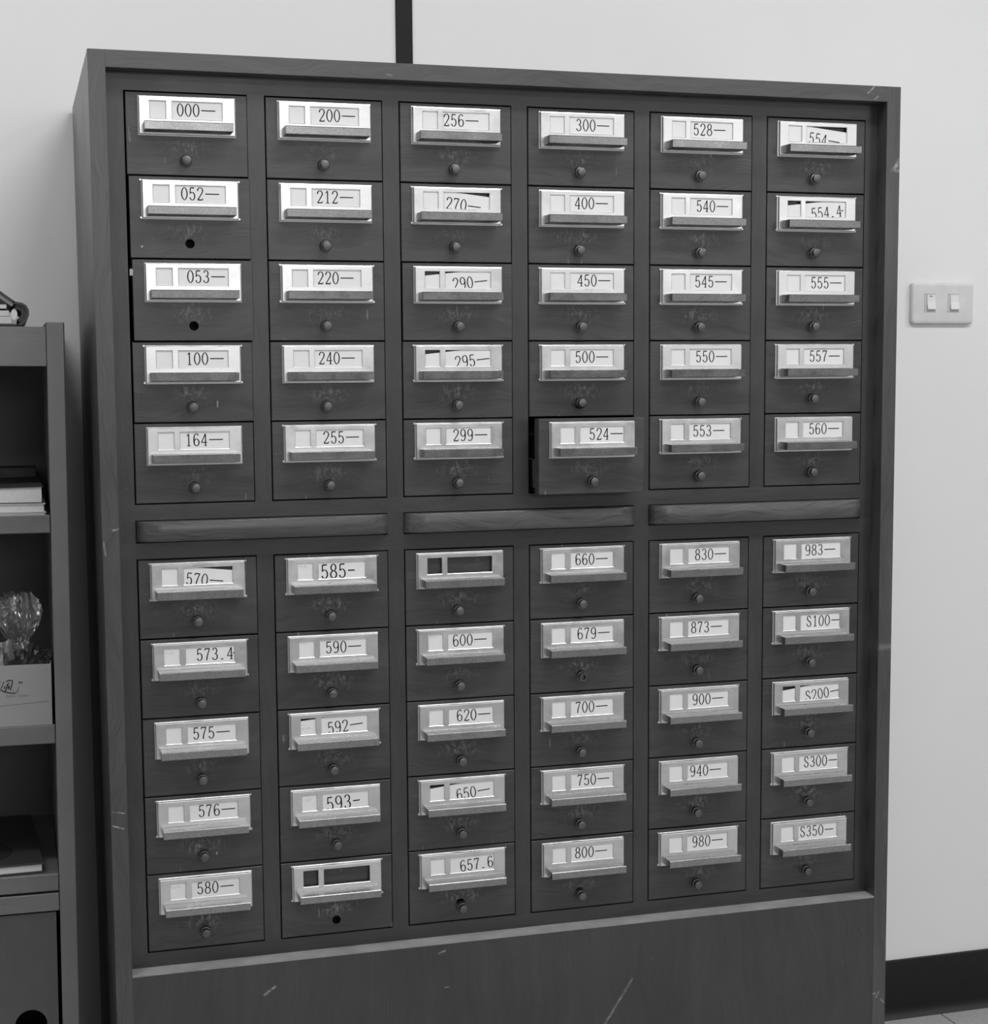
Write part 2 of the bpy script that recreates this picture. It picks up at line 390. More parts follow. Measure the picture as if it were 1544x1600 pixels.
cpart('ledge_board', XL + TH, XR - TH, FY + 0.3, 30, ZL - 2.0, ZL, m_ledge)
ZU1 = -5 * H1; ZL1 = ZB - 5 * H2
IX0, IX1 = XL + TH, XR - TH
FT = 18                              # face frame thickness
cpart('top_rail', IX0, IX1, 0, FT, 0.6, ZT - TH, m_rail)
cpart('middle_rail', IX0, IX1, 0, FT, -521.2, ZU1 - 0.6, m_rail)
cpart('middle_rail', IX0, IX1, 0, FT, ZB + 0.6, -549.6, m_rail)
cpart('bottom_rail', IX0, IX1, 0, FT, ZL, ZL1 - 0.6, m_rail)
def stile_x(c): return (IX0 if c == 0 else (c - 1) * PX + DW + 0.45, IX1 if c == 6 else c * PX - 0.9)
for z0, z1 in ((ZU1 - 0.6, 0.6), (ZL1 - 0.6, ZB + 0.6)):
    for c in range(7):
        a, e = stile_x(c); cpart('stile', a, e, 0, FT, z0, z1, m_stile)
for c in (0, 2, 4, 6):
    a, e = stile_x(c); cpart('short_stile', a, e, 0, FT, -549.6, -521.2, m_stile)
cpart('inner_divider', IX0, IX1, 300, 306, ZL, ZT - TH, m_inside)
# three pull-out writing boards with rounded front corners
for c in (0, 2, 4):
    x0, x1 = c * PX - 0.2, (c + 1) * PX + DW + 0.2
    P = 21.0; Rr = 30.0; top, bot = -522.3, -548.0
    xs = []
    n = 10
    for k in range(n + 1):
        t = k / n * math.pi / 2; xs.append((x0 + Rr * (1 - math.cos(t)), -P * math.sin(t)))
    for k in range(n, -1, -1):
        t = k / n * math.pi / 2; xs.append((x1 - Rr * (1 - math.cos(t)), -P * math.sin(t)))
    prof = [(1.0, top + 0.0, -0.6), (1.0, top - 1.0, 0), (1.0, top - 15, 0), (0.97, top - 20, 0), (0.86, top - 24, 0), (0.62, bot + 0.4, 0), (0.0, bot, 0)]
    b = MB(); rows = []
    for s, z, ins in prof:
        rows.append([b.vert(x, min(-0.2, y * s - ins) if s > 0 else 0.0, z + 0) for x, y in xs])
    for p, q in zip(rows, rows[1:]):
        for k in range(len(p) - 1): b.face((p[k], q[k], q[k + 1], p[k + 1]))
    tb0 = [b.vert(x0, 240, top), b.vert(x1, 240, top)]
    b.face(rows[0] + [tb0[1], tb0[0]])
    bb0 = [b.vert(x0, 240, bot), b.vert(x1, 240, bot)]
    b.face(rows[-1][::-1] + [bb0[0], bb0[1]])
    b.face((tb0[0], tb0[1], bb0[1], bb0[0]))
    b.face([r[0] for r in rows] + [bb0[0], tb0[0]]); b.face([r[-1] for r in rows][::-1] + [tb0[1], bb0[1]])
    build('pull_out_board', b, m_shelf, cat, smooth=40)

# --- lettering: narrow serif numerals drawn as strokes; unit height, advance 0.64
def arc(cx, cy, rx, ry, a0, a1, n=12, pw=1.0, thick=True):
    out = []
    for k in range(n + 1):
        a = math.radians(a0 + (a1 - a0) * k / n); s, c = math.sin(a), math.cos(a)
        x = cx + rx * math.copysign(abs(c) ** pw, c); z = cy + ry * s
        out.append((x, z, 0.62 + 0.5 * abs(c) if thick else 0.9))
    return out
GL = {
 '0': [arc(.25, .5, .22, .5, 0, 360, 28, 1.25)],
 '1': [[(.26, 0, 1.05), (.26, 1, 1.05)], [(.09, .83, .7), (.18, .9, .8), (.26, 1, .9)], [(.12, .01, .7), (.40, .01, .7)]],
 '2': [[(.06, .74, 1.3), (.05, .80, 1.1)] + arc(.25, .76, .20, .24, 170, -20, 14) + [(.40, .58, 1), (.22, .28, .9), (.05, .03, .9)], [(.04, .02, 1.05), (.43, .02, 1.05)], [(.43, .02, .8), (.46, .15, .7)]],
 '3': [arc(.24, .76, .17, .24, 165, -75, 14) + [(.20, .52, .7)], [(.20, .52, .7)] + arc(.24, .27, .20, .26, 75, -165, 16)],
 '4': [[(.36, 0, 1.05), (.36, 1, 1.05)], [(.36, 1, .9), (.02, .28, .8)], [(.02, .28, .85), (.48, .28, .85)], [(.25, .01, .7), (.46, .01, .7)]],
 '5': [[(.10, .97, 1), (.42, .97, 1.05)], [(.10, .98, .9), (.08, .50, .9)], [(.08, .50, .7)] + arc(.24, .31, .20, .31, 125, -160, 18)],
 '6': [[(.40, .86, 1.3), (.36, .96, .8)] + arc(.27, .62, .22, .38, 75, 180, 12) + [(.05, .32, 1.1)], arc(.26, .29, .20, .29, 0, 360, 22)],
 '7': [[(.05, .82, .8), (.06, .97, .9)], [(.05, .97, 1.05), (.45, .97, 1.05)], [(.45, .97, .9), (.32, .62, 1), (.23, .30, 1.1), (.20, 0, 1.2)]],
 '8': [arc(.25, .76, .17, .24, 0, 360, 22), arc(.25, .26, .21, .26, 0, 360, 22)],
 '9': [arc(.24, .70, .20, .30, 0, 360, 22), [(.44, .70, 1.1), (.44, .55, 1.1)] + arc(.23, .38, .21, .38, 0, -105, 12) + [(.08, .10, 1.3)]],
 'S': [[(.41, .72, .8), (.41, .86, .8)] + arc(.25, .77, .17, .23, 30, 200, 12) + [(.16, .58, 1.1), (.36, .43, 1.1)] + arc(.25, .25, .19, .25, 25, -160, 12) + [(.05, .16, .8), (.05, .29, .8)]],
 '.': [[(.20, .0, 2.2), (.20, .09, 2.2)]],
}
def card_mesh(text, tx, tz, hgt, wgt, dash, pencil, tilt):
    """label card in plate coordinates (origin plate top-left, tilt about the card's middle) with its print"""
    b = MB()
    W, Ht = 96.0, 30.0
    cx, cz = 57.0, -0.5 - Ht / 2
    b.box(-W / 2, W / 2, -0.18, 0.18, -Ht / 2, Ht / 2)
    y = -0.30
    x = tx - cx; z0 = tz - hgt / 2 - cz
    adv = hgt * 0.635
    for ch in text:
        for s in GL[ch]: b.ribbon([(x + p[0] * hgt, z0 + p[1] * hgt, p[2]) for p in s], wgt, y, 1)
        x += adv if ch != '.' else adv * 0.98
    if dash:
        xo = -2.4 if '.' in text else 0.4
        b.ribbon([(x + xo, z0 + hgt * 0.5), (x + xo + dash, z0 + hgt * 0.5)], wgt * 0.95, y, 1)
    if pencil:
        rnd = random.Random(pencil); px = 15.5 - cx
        for k in range(4):
            q = [(px + k * 3.0 + rnd.uniform(0, 1), -11 - cz + pencil % 3 + rnd.uniform(-2.0, 2.0)) for _ in range(4)]
            b.ribbon(q, 0.45, y, 2)
    return b.mesh('label_card', [m_card, m_ink, m_pencil]), (cx, cz)

# --- the pressed holder plate: flange, raised face with two windows, bevelled window edges
PWD, PHT = 116.0, 45.5
FACE = -6.0
def plate_mesh(ears):
    b = MB()
    W1, W2 = (12.4, 33.0), (39.2, 101.0)
    xs = [1.1, W1[0], W1[1], W2[0], W2[1], PWD - 1.1]; zs = [-1.1, -4.9, -27.3, -PHT + 1.1]
    yf = FACE
    for i in range(5):
        for j in range(3):
            if j == 1 and i in (1, 3): continue
            b.quad((xs[i], yf, zs[j]), (xs[i + 1], yf, zs[j]), (xs[i + 1], yf, zs[j + 1]), (xs[i], yf, zs[j + 1]))
    rim = [(1.1, yf), (0.5, yf + 0.2), (0.12, yf + 0.7), (0, yf + 1.4), (0, -0.9), (-0.9, -0.6), (-0.9, 0)]
    prev = None
    for ins, y in rim:
        ring = [b.vert(*p) for p in ((ins, y, -ins), (PWD - ins, y, -ins), (PWD - ins, y, -PHT + ins), (ins, y, -PHT + ins))]
        if prev:
            for k in range(4): b.face((prev[k], ring[k], ring[(k + 1) % 4], prev[(k + 1) % 4]))
        prev = ring
    for x0, x1 in (W1, W2):
        z0, z1 = zs[1], zs[2]
        prev = None
        for ins, y in ((0, yf), (0.5, yf + 0.35), (0.9, yf + 0.9), (0.9, yf + 1.3)):
            ring = [b.vert(*p) for p in ((x0 + ins, y, z0 - ins), (x1 - ins, y, z0 - ins), (x1 - ins, y, z1 + ins), (x0 + ins, y, z1 + ins))]
            if prev:
                for k in range(4): b.face((prev[k], ring[k], ring[(k + 1) % 4], prev[(k + 1) % 4]))
            prev = ring
    if ears:                    # nail tabs at the corners of the flange
        for ex, ez in ((-1.6, 0.4), (PWD + 1.6, 0.4), (-1.6, -PHT + 0.6), (PWD + 1.6, -PHT + 0.6)):
            b.lathe_y([(1.5, 0), (1.5, -1.2), (1.1, -1.8)], ex, ez, 10)
    return b.mesh('label_holder', m_plate)
def handle_mesh():
    """hooded finger pull: flared root, flat top, turned-down lip, closed cheeks, open below"""
    b = MB()
    x0, x1 = 5.0, PWD - 5.0
    zt, zb, yo = -32.6, -42.6, -28.5
    top = [(FACE + 0.4, zt + 0.9), (FACE - 0.7, zt + 0.15), (FACE - 1.2, zt), (yo + 0.8, zt), (yo, zt - 0.8), (yo + 0.5, zb + 0.5), (yo + 1.0, zb)]
    bot = [(yo + 2.2, zb), (yo + 1.6, zt - 1.6), (FACE + 0.4, zt - 1.2)]
    b.prism_x(top + bot, x0, x1)
    for xa, xb in ((x0, x0 + 1.0), (x1 - 1.0, x1)):
        b.prism_x([(FACE + 0.4, zt - 0.8), (yo + 1.3, zt - 0.8), (yo + 2.4, zb + 0.2), (FACE + 0.4, zb + 0.2)], xa, xb)
    return b.mesh('handle', m_handle)
def knob_mesh(ring=False):
    b = MB()
    p = [(7.6, 0), (7.6, -1.0), (7.0, -1.6), (7.0, -5.6), (6.6, -6.4), (5.6, -6.8), (5.5, -7.4), (5.7, -8.0), (5.7, -12.4), (5.2, -13.2)]
    if ring:
        p += [(3.6, -13.2), (3.2, -12.6), (3.0, -8.0)]
        b.lathe_y(p, 0, 0, 24)
    else:
        p += [(4.6, -13.5)]
        b.lathe_y(p, 0, 0, 24)
    return b.mesh('knob', m_knob, 35)
plate_me, plate_ear_me, handle_me, knob_me, knob_ring_me = plate_mesh(False), plate_mesh(True), handle_mesh(), knob_mesh(), knob_mesh(True)
def drawer_mesh(h, hole, mat):
    b = MB(); x0, x1, z0, z1 = 0.7, DW - 0.3, -h + 0.8, -0.9; c = 0.7; FTk = 17.0
    if not hole: b.box(x0, x1, 0, FTk, z0, z1, c); return b.mesh('drawer', mat)
    hx, hz, r = hole; n = 32
    def edge(a):
        dx, dz = math.cos(a), math.sin(a)
        t = min(((x1 - c - hx) / dx if dx > 1e-9 else (x0 + c - hx) / dx if dx < -1e-9 else 1e9), ((z1 - c - hz) / dz if dz > 1e-9 else (z0 + c - hz) / dz if dz < -1e-9 else 1e9))
        return (hx + dx * t, hz + dz * t)
    cor = [(x0 + c, z0 + c), (x1 - c, z0 + c), (x1 - c, z1 - c), (x0 + c, z1 - c)]
    angs = sorted([2 * math.pi * k / n for k in range(n)] + [math.atan2(q[1] - hz, q[0] - hx) % (2 * math.pi) for q in cor])
    inn = [b.vert(hx + r * math.cos(a), 0.3, hz + r * math.sin(a)) for a in angs]
    in2 = [b.vert(hx + (r + 0.5) * math.cos(a), 0, hz + (r + 0.5) * math.sin(a)) for a in angs]
    dep = [b.vert(hx + r * math.cos(a), FTk - 1, hz + r * math.sin(a)) for a in angs]
    out = [b.vert(edge(a)[0], 0, edge(a)[1]) for a in angs]
    m_ = len(angs)
    for k in range(m_):
        q = (k + 1) % m_
        b.face((out[k], out[q], in2[q], in2[k])); b.face((in2[k], in2[q], inn[q], inn[k])); b.face((inn[k], inn[q], dep[q], dep[k]), 1)
    b.face(dep, 1)
    mid = [b.vert(*p) for p in ((x0, c, z0), (x1, c, z0), (x1, c, z1), (x0, c, z1))]
    frc = [b.vert(q[0], 0, q[1]) for q in cor]; bk = [b.vert(*p) for p in ((x0, FTk, z0), (x1, FTk, z0), (x1, FTk, z1), (x0, FTk, z1))]
    # chamfer along the split front outline
    for k in range(m_):
        pass
    for k in range(4):
        q = (k + 1) % 4
        b.face((frc[k], mid[k], mid[q], frc[q])); b.face((mid[k], bk[k], bk[q], mid[q]))
    b.face(bk[::-1])
    return b.mesh('drawer', [mat, m_inside])
drawer_up, drawer_low = drawer_mesh(H1, None, m_drawer), drawer_mesh(H2, None, m_drawer)

# one row per drawer: text, text x in plate mm; options
TXT = [['000', '200', '256', '300', '528', '554'], ['052', '212', '270', '400', '540', '554.4'], ['053', '220', '290', '450', '545', '555'],
       ['100', '240', '295', '500', '550', '557'], ['164', '255', '299', '524', '553', '560'],
       ['570', '585', None, '660', '830', '983'], ['573.4', '590', '600', '679', '873', 'S100'], ['575', '592', '620', '700', '900', 'S200'],
       ['576', '593', '650', '750', '940', 'S300'], ['580', None, '657.6', '800', '980', 'S350']]
TX = [[47.9, 52.5, 43.0, 51.5, 47.0, 47.0], [48.8, 48.2, 45.4, 49.5, 52.1, 52.2], [52.3, 47.3, 52.5, 52.9, 50.3, 52.6], [51.1, 47.1, 55.3, 50.0, 52.0, 52.0],
      [48.3, 51.1, 51.8, 55.5, 48.8, 52.4], [44.7, 45.3, 0, 49.4, 52.6, 49.2], [55.0, 49.7, 48.8, 52.0, 47.2, 52.1], [48.3, 50.5, 53.2, 49.0, 49.9, 51.9],
      [52.7, 47.1, 51.7, 51.6, 47.0, 50.5], [48.6, 0, 56.0, 48.1, 50.7, 46.1]]
KN = [[(71.6, -81.9), (71.7, -82.5), (70.6, -83.3), (70.5, -82.3), (70.6, -82.2), (69.2, -82.0)],
      [None, (72.4, -82.2), (70.5, -81.3), (69.5, -83.0), (71.2, -83.5), (70.2, -81.6)],
      [None, (71.5, -81.7), (73.8, -81.9), (72.0, -82.1), (70.4, -82.3), (70.6, -81.6)],
      [(72.1, -81.2), (70.5, -82.5), (72.0, -83.0), (70.9, -82.1), (71.5, -82.8), (70.6, -80.0)],
      [(73.1, -81.1), (72.5, -82.3), (71.9, -83.4), (73.6, -83.6), (71.7, -82.6), (70.5, -81.4)],
      [(72.1, -79.9), (71.3, -81.4), (70.4, -82.1), (71.4, -81.2), (69.9, -81.6), (70.9, -79.6)],
      [(73.9, -83.2), (70.9, -81.4), (71.2, -81.9), (71.3, -79.3), (70.5, -80.9), (71.3, -79.6)],
      [(73.1, -81.1), (70.9, -81.2), (72.9, -82.7), (70.2, -82.9), (70.2, -82.4), (70.7, -79.5)],
      [(72.7, -80.0), (73.8, -80.4), (72.0, -80.0), (69.1, -82.2), (69.8, -79.8), (70.1, -78.8)],
      [(72.3, -79.0), None, (72.0, -81.7), (69.9, -80.8), (70.5, -81.3), (69.4, -78.1)]]
SLUMP = {'554': (-6.3, -7.0), '270': (-6.3, -5.5), '570': (-6.3, -5.5), '290': (6.3, -6.0), '295': (6.0, -6.0), '554.4': (6.5, -6.5), '650': (6.0, -5.6),
         'S200': (7.0, -5.6), '592': (5.0, -4.6), '593': (3.2, -1.2), '657.6': (3.5, -3.4), '585': (0.8, 0.8)}
PEN = {'573.4': 3, '585': 4, '590': 8, '592': 6, '593': 11, '600': 14, '580': 9}
BIG = {'585': (18.0, 1.7, 9.0), '593': (18.0, 1.6, 9.0)}
HOLES = {(1, 0): (72.5, -81.5), (2, 0): (73.5, -81.5), (9, 1): (72.4, -82.5), (9, 2): (71.0, -76.5), (9, 3): (69.5, -77.5)}
DX = {(0, 0): 0.4, (1, 0): 1.8, (2, 0): 3.0, (3, 0): 0.6, (2, 2): 0.8}
PROUD = {(1, 0): 1.5, (2, 0): 2.5, (4, 3): 40.0, (6, 0): 2.0}
PDX = {}; PDZ = {}
for i in range(10):
    for c in range(6):
        low = i >= 5; r = i % 5; h = H2 if low else H1
        z = (ZB if low else 0) - r * h
        k = (i, c); t = TXT[i][c]
        if k in HOLES: me = drawer_mesh(h, (HOLES[k][0], HOLES[k][1], 5.6), m_drawer)
        else: me = drawer_low if low else drawer_up
        d = add('drawer', me, cat, (c * PX + DX.get(k, 0), -PROUD.get(k, random.uniform(0.0, 0.8)), z))
        px, pz = 16.0 + PDX.get(k, 0), -6.0 + PDZ.get(k, 0)
        pl = add('label_holder', plate_me if i == 0 or (i * 6 + c) % 5 in (2, 4) else plate_ear_me, d, (px, 0, pz))
        add('handle', handle_me, d, (px, 0, pz))
        if KN[i][c]:
            add('knob', knob_ring_me if t == '679' else knob_me, d, (KN[i][c][0], 0, KN[i][c][1]))
        if t:
            rot, dz = SLUMP.get(t, (0, 0)); hgt, wgt, dash = BIG.get(t, (15.0, 1.35, 17.0))
            if t in ('573.4', '554.4'): dash = 3.5
            if t == '657.6': dash = 0
            if t[0] == 'S': dash = 13.5
            tz = -15.4 + (0 if not rot else 0.3)
            if t in BIG: tz = -18.2
            cm, (ccx, ccz) = card_mesh(t, TX[i][c] - 1.8 - 0.244 * c, tz, hgt, wgt, dash, PEN.get(t), rot)
            add('label_card', cm, d, (px + ccx, FACE + 1.55, pz + ccz + dz), (0, -math.radians(rot), 0))
        lab = 'drawer with %s' % ('card reading %s' % t if t else 'an empty label holder')
        if k in ((1, 0), (2, 0)): lab += ' and a bare hole for its missing knob'
        elif k == (9, 1): lab += ' and a bare hole below it'
        elif k == (5, 2): lab += ' above a knob'
        elif k == (4, 3): lab += ', pulled partly open'
        elif t == '679': lab += ' and a hollow ring knob'
        elif rot if t else 0: lab += ', its card slipped askew'
        d['label'] = lab
        if k == (4, 3):
            tr = MB(); Lg = 330
            for xx in (6.0, DW - 14.0): tr.prism_y([(xx, -96), (xx + 8, -96), (xx + 8, -56), (xx, -56)], 17, Lg)
            tr.box(6, DW - 6, 17, Lg, -97, -93)
            tr.box(6, DW - 6, Lg - 8, Lg, -93, -30)
            build('tray', tr, m_tray, d)
            cb = MB()
            for q in range(60): cb.box(15, DW - 15, 22 + q * 4.6, 22 + q * 4.6 + 3.2, -92, -22 - (q * 7 % 5))
            o = build('index_cards', cb, m_cards, d); o['kind'] = 'stuff'
# white chips of paint on the wood
for px, py, w_, h_, yy in ((205.5, 425, 2.2, 8.5, -3.0), (340, 631, 1.0, 9, -1.2), (222, 385, 1.2, 3, -2.0), (339, 1333, 1.2, 3.5, -1.2)):
    p = at(px, py, yy); b = MB(); b.prism_y([(p.x - w_, p.z - h_ / 2 - G), (p.x + w_ * .6, p.z - h_ / 2 - G), (p.x + w_, p.z + h_ * .3 - G), (p.x, p.z + h_ / 2 - G), (p.x - w_, p.z + h_ * .4 - G)], yy - 0.2, yy + 1.2)
    build('paint_chip', b, m_scrap, cat)

# ------------------------------------------------------------------ bookcase at the left edge
LEAN = 0.0098
bc = bpy.data.objects.new('bookcase', None); COL.objects.link(bc)
BX, BY = -86.2, 120.0
bc.location = Vector((BX, BY, 0)) * M; bc.rotation_euler = (0, LEAN, 0)
tag(bc, 'grey wooden bookcase with open shelves and a low door left of the catalogue', 'bookcase')
BW, BD, BH, BT = 820.0, 318.0, 1216.0, 22.3
def bpart(name, x0, x1, y0, y1, z0, z1, mat, c=0.6): return box_obj(name, x0, x1, y0, y1, z0, z1, mat, bc, c)
bpart('side_panel', -BT, 0, 0, BD, 0, BH, m_bc, 1.6)
bpart('side_panel', -BW, -BW + BT, 0, BD, 0, BH, m_bc, 1.6)
bpart('top_rail', -BW + BT, -BT - 0.6, 2.0, 20, 1159.8, 1210, m_bch)
bpart('top_board', -BW + BT, -BT - 0.6, 20, BD, 1190, 1209.6, m_bch, 0)
bpart('back_panel', -BW + BT, -BT, BD - 8, BD - 1, 30, 1190, m_bc_in, 0)
for zt_, zb_ in ((968.6, 945.6), (693.9, 669.0), (494.6, 471.4)): bpart('shelf', -BW + BT, -BT - 0.8, 2.5, BD - 8, zb_, zt_, m_bch, 1.0)
bpart('lower_rail', -BW + BT, -BT - 0.8, 2.5, 22, 444.5, 468.2, m_bch, 0.8)
bpart('bottom_board', -BW + BT, -BT, 8, BD - 8, 40, 62, m_bch)
# doors with a round finger hole
def door_mesh(x0, x1, z0, z1, hx, hz, r):
    b = MB(); n = 40
    def edge(a):
        dx, dz = math.cos(a), math.sin(a)
        t = min(((x1 - hx) / dx if dx > 1e-9 else (x0 - hx) / dx if dx < -1e-9 else 1e9), ((z1 - hz) / dz if dz > 1e-9 else (z0 - hz) / dz if dz < -1e-9 else 1e9))
        return (hx + dx * t, hz + dz * t)
    angs = sorted([2 * math.pi * k / n for k in range(n)] + [math.atan2(q[1] - hz, q[0] - hx) % (2 * math.pi) for q in ((x0, z0), (x1, z0), (x1, z1), (x0, z1))])
    L = []
    for y in (6.0, 24.0): L.append(([b.vert(hx + r * math.cos(a), y, hz + r * math.sin(a)) for a in angs], [b.vert(edge(a)[0], y, edge(a)[1]) for a in angs]))
    m_ = len(angs)
    for k in range(m_):
        q = (k + 1) % m_
        for inn, out in L: b.face((out[k], out[q], inn[q], inn[k]))
        b.face((L[0][0][k], L[0][0][q], L[1][0][q], L[1][0][k])); b.face((L[0][1][k], L[0][1][q], L[1][1][q], L[1][1][k]))
    return b
xm = -BW / 2
build('door', door_mesh(xm + 1.5, -BT - 5.0, 66, 442, -62.5, 291, 20.5), m_bcd, bc)
build('door', door_mesh(-BW + BT + 3, xm - 1.5, 66, 442, -BW + 62.5, 291, 20.5), m_bcd, bc)

Rl = Matrix.Rotation(LEAN, 4, 'Y')
def thing_on_bookcase(name, label, cat_, lx, ly, lz, group=None, rz=0.0):
    o = bpy.data.objects.new(name, None); COL.objects.link(o)
    o.matrix_world = Matrix.Translation(Vector((BX, BY, 0)) * M) @ Rl @ Matrix.Translation(Vector((lx, ly, lz)) * M) @ Matrix.Rotation(rz, 4, 'Z')
    return tag(o, label, cat_, group)
def loc_bc(px, py, ly):         # pixel -> bookcase-local (x, z) on the plane y = ly
    p = at(px, py, BY + ly); q = (Rl.inverted() @ (Vector((p.x - BX, 0, p.z)))); return q.x, q.z
# binder on top, spine to the right, front cover sprung open
bx, bz = loc_bc(27, 509.5, 12)
bn = thing_on_bookcase('ring_binder', 'dark ring binder lying half open on top of the bookcase', 'binder', bx, 12, 1210.6)
def L2(px, py):
    x, z = loc_bc(px, py, 12); return (x - bx, z - bz)
def thick(P, w):
    a, c_ = [], []
    for i, (x, z) in enumerate(P):
        p = P[max(i - 1, 0)]; q = P[min(i + 1, len(P) - 1)]; dx, dz = q[0] - p[0], q[1] - p[1]; l = math.hypot(dx, dz)
        a.append((x - dz / l * w / 2, z + dx / l * w / 2)); c_.append((x + dz / l * w / 2, z - dx / l * w / 2))
    return a + c_[::-1]
def ribbon_prism(name, P, w, y0, y1, mat, sm=False):
    b = MB(); b.prism_y(thick(P, w), y0, y1); return build(name, b, mat, bn, smooth=sm)
ribbon_prism('cover', [L2(-170, 335), L2(22, 472)], 3.0, 0, 270, m_binder)
ribbon_prism('cover_lining', [L2(-150, 357), L2(20, 476.5)], 4.4, 1, 268, m_binder_in)
ribbon_prism('spine', [L2(20, 471.5), L2(27, 473.5), L2(34, 474.5), L2(40, 478), L2(43.5, 485), L2(43.5, 492), L2(40.5, 499.5), L2(35, 505), L2(27, 508)], 3.0, 0, 270, m_binder, 40)
ribbon_prism('spine_shade', [L2(24, 478), L2(31, 479), L2(37, 484), L2(38.5, 491), L2(36, 498), L2(30, 502.5)], 8.0, 3, 267, m_darkcover, 40)  # dark fill standing in for the shade inside the curved spine
b = MB(); b.box(-230, L2(30, 507)[0], 0, 270, 0.2, 2.8, 0.4); build('back_cover', b, m_binder, bn)
for n_, (p0, p1, q) in enumerate(((L2(-100, 503), L2(18, 501), 8.5), (L2(-100, 489), L2(16, 489.5), 6.5), (L2(-100, 480), L2(14, 481), 4.5))):
    b = MB(); z0 = 3.0 + n_ * 9.6; b.box(-210, p1[0] - n_ * 1.5, 3, 262, z0, z0 + q + 0.6, 0.3); build('paper_block', b, m_pages, bn)
ring = [L2(22 + 5 * math.cos(t), 491 + 9.0 * math.sin(t)) for t in [2 * math.pi * k / 18 for k in range(19)]]
b = MB(); b.prism_y(ring[:-1], 4, 9); build('ring', b, m_ringm, bn)

# books and papers on the upper shelf
def book(name, label, group, rx, ly, lz, w, d, t, cover_t, m_cov, m_pg, rz=0.0, wedge=0.0, back=True):
    o = thing_on_bookcase(name, label, 'book', rx, ly, lz, group, rz)
    b = MB(); b.prism_y([(-w, cover_t), (-2, cover_t), (-2, t - cover_t), (-w, t - cover_t - wedge)], 1.5, d - 2); build('page_block', b, m_pg, o)
    b = MB(); b.prism_y([(-w, t - cover_t - wedge), (0, t - cover_t), (0, t), (-w, t - wedge)], 0, d); build('cover', b, m_cov, o)
    if back: b = MB(); b.prism_y([(-w, 0), (0, 0), (0, cover_t), (-w, cover_t)], 0, d); build('cover', b, m_cov, o)
    return o
x_, _ = loc_bc(72.5, 803, 6); book('book', 'thin white booklet at the bottom of the pile on the upper shelf', 'books piled on the upper shelf', x_, 5, 968.8, 230, 170, 3.4, 0.5, m_lightcover, m_pages)
x_, _ = loc_bc(71, 792, 8); book('book', 'white paged paperback in the middle of the pile on the upper shelf', 'books piled on the upper shelf', x_, 7, 972.6, 230, 165, 11.0, 0.8, m_lightcover, m_pages)
x_, _ = loc_bc(67.5, 770, 12); book('book', 'thick dark covered book on top of the pile on the upper shelf', 'books piled on the upper shelf', x_, 11, 984.0, 230, 210, 21.6, 0.9, m_darkcover, m_pages, rz=0.02, wedge=4.5)
x_, z_ = loc_bc(57, 731, 232)
book('book', 'dark book standing in the shadow behind the pile on the upper shelf', None, x_, 232, 968.8, 240, 60, z_ - 968.8, 1.5, m_darkcover, m_darkcover)
# book with a disc printed on the cover on the lower shelf
x_, _ = loc_bc(68, 1355, 10)
bk = book('book', 'dark covered book with a round emblem lying on the lower shelf', None, x_, 9, 494.8, 230, 250, 15.0, 3.0, m_darkcover, m_pages, rz=0.05)
b = MB(); cxd, cyd, rd = -88.0, 66.0, 52.0
poly = [(cxd + rd * math.cos(2 * math.pi * k / 48), cyd + rd * 1.0 * math.sin(2 * math.pi * k / 48)) for k in range(48)]
inner = [(cxd + (rd - 1.6) * math.cos(2 * math.pi * k / 48), cyd + (rd - 1.6) * math.sin(2 * math.pi * k / 48)) for k in range(48)]
A_ = [b.vert(x, y, 15.15) for x, y in poly]; B_ = [b.vert(x, y, 15.15) for x, y in inner]
for k in range(48): b.face((A_[k], A_[(k + 1) % 48], B_[(k + 1) % 48], B_[k]), 0)
b.face(B_, 1)
build('cover_emblem', b, [m_ink, plain('emblem_grey', 0.02, 0.5)], bk)

# open carton on the middle shelf, its print, and what is heaped in it
x_, _ = loc_bc(81, 1085, 4)
BXW, BXD, BXH = 236.0, 118.0, 80.5
bo = thing_on_bookcase('tissue_box', 'pale open tissue carton with script logo on the middle shelf', 'box', x_, 3, 694.2)
b = MB(); w = 1.2
b.box(-BXW, 0, 0, w, 0, BXH, 0.3); b.box(-BXW, 0, BXD - w, BXD, 0, BXH); b.box(-BXW, -BXW + w, w, BXD - w, 0, BXH); b.box(-w, 0, w, BXD - w, 0, BXH); b.box(-BXW + w, -w, w, BXD - w, 0, w)
build('carton', b, m_box, bo)
def LB(px, py):
    x, z = loc_bc(px, py, 3); return (x - x_, z - 694.2)
def Z(x, y): return LB(x / 12.31, 1020 + y / 12.31)
b = MB()
for P, w_ in (([(-60, 640, .6), (-5, 700, 1), (60, 742, 1.4), (150, 765, 1.3), (220, 776, 1.2), (275, 780, 1.2), (312, 762, .9), (345, 725, .6), (368, 640, .35)], 1.1),
             ([(75, 552), (58, 600), (40, 645), (22, 690)], 1.0), ([(97, 640), (84, 670), (72, 695)], 1.2),
             ([(118, 560), (150, 537), (195, 530), (238, 535), (243, 560), (228, 620), (210, 680), (198, 722)], 1.3),
             ([(150, 596), (135, 640), (120, 690), (104, 738)], 1.5), ([(146, 600), (170, 588), (192, 574)], 1.1), ([(176, 622), (162, 660), (150, 695)], 1.3), ([(188, 648), (176, 678), (166, 704)], 1.0),
             ([(382, 548), (380, 570), (374, 592)], 1.6), ([(428, 552), (420, 570), (410, 592)], 1.3), ([(246, 726), (256, 734)], 1.4), ([(-40, 575), (-10, 560), (12, 558)], 1.0)):
    b.ribbon([(Z(p[0], p[1])[0], Z(p[0], p[1])[1], p[2] if len(p) > 2 else 1) for p in P], w_, -0.15, 0)
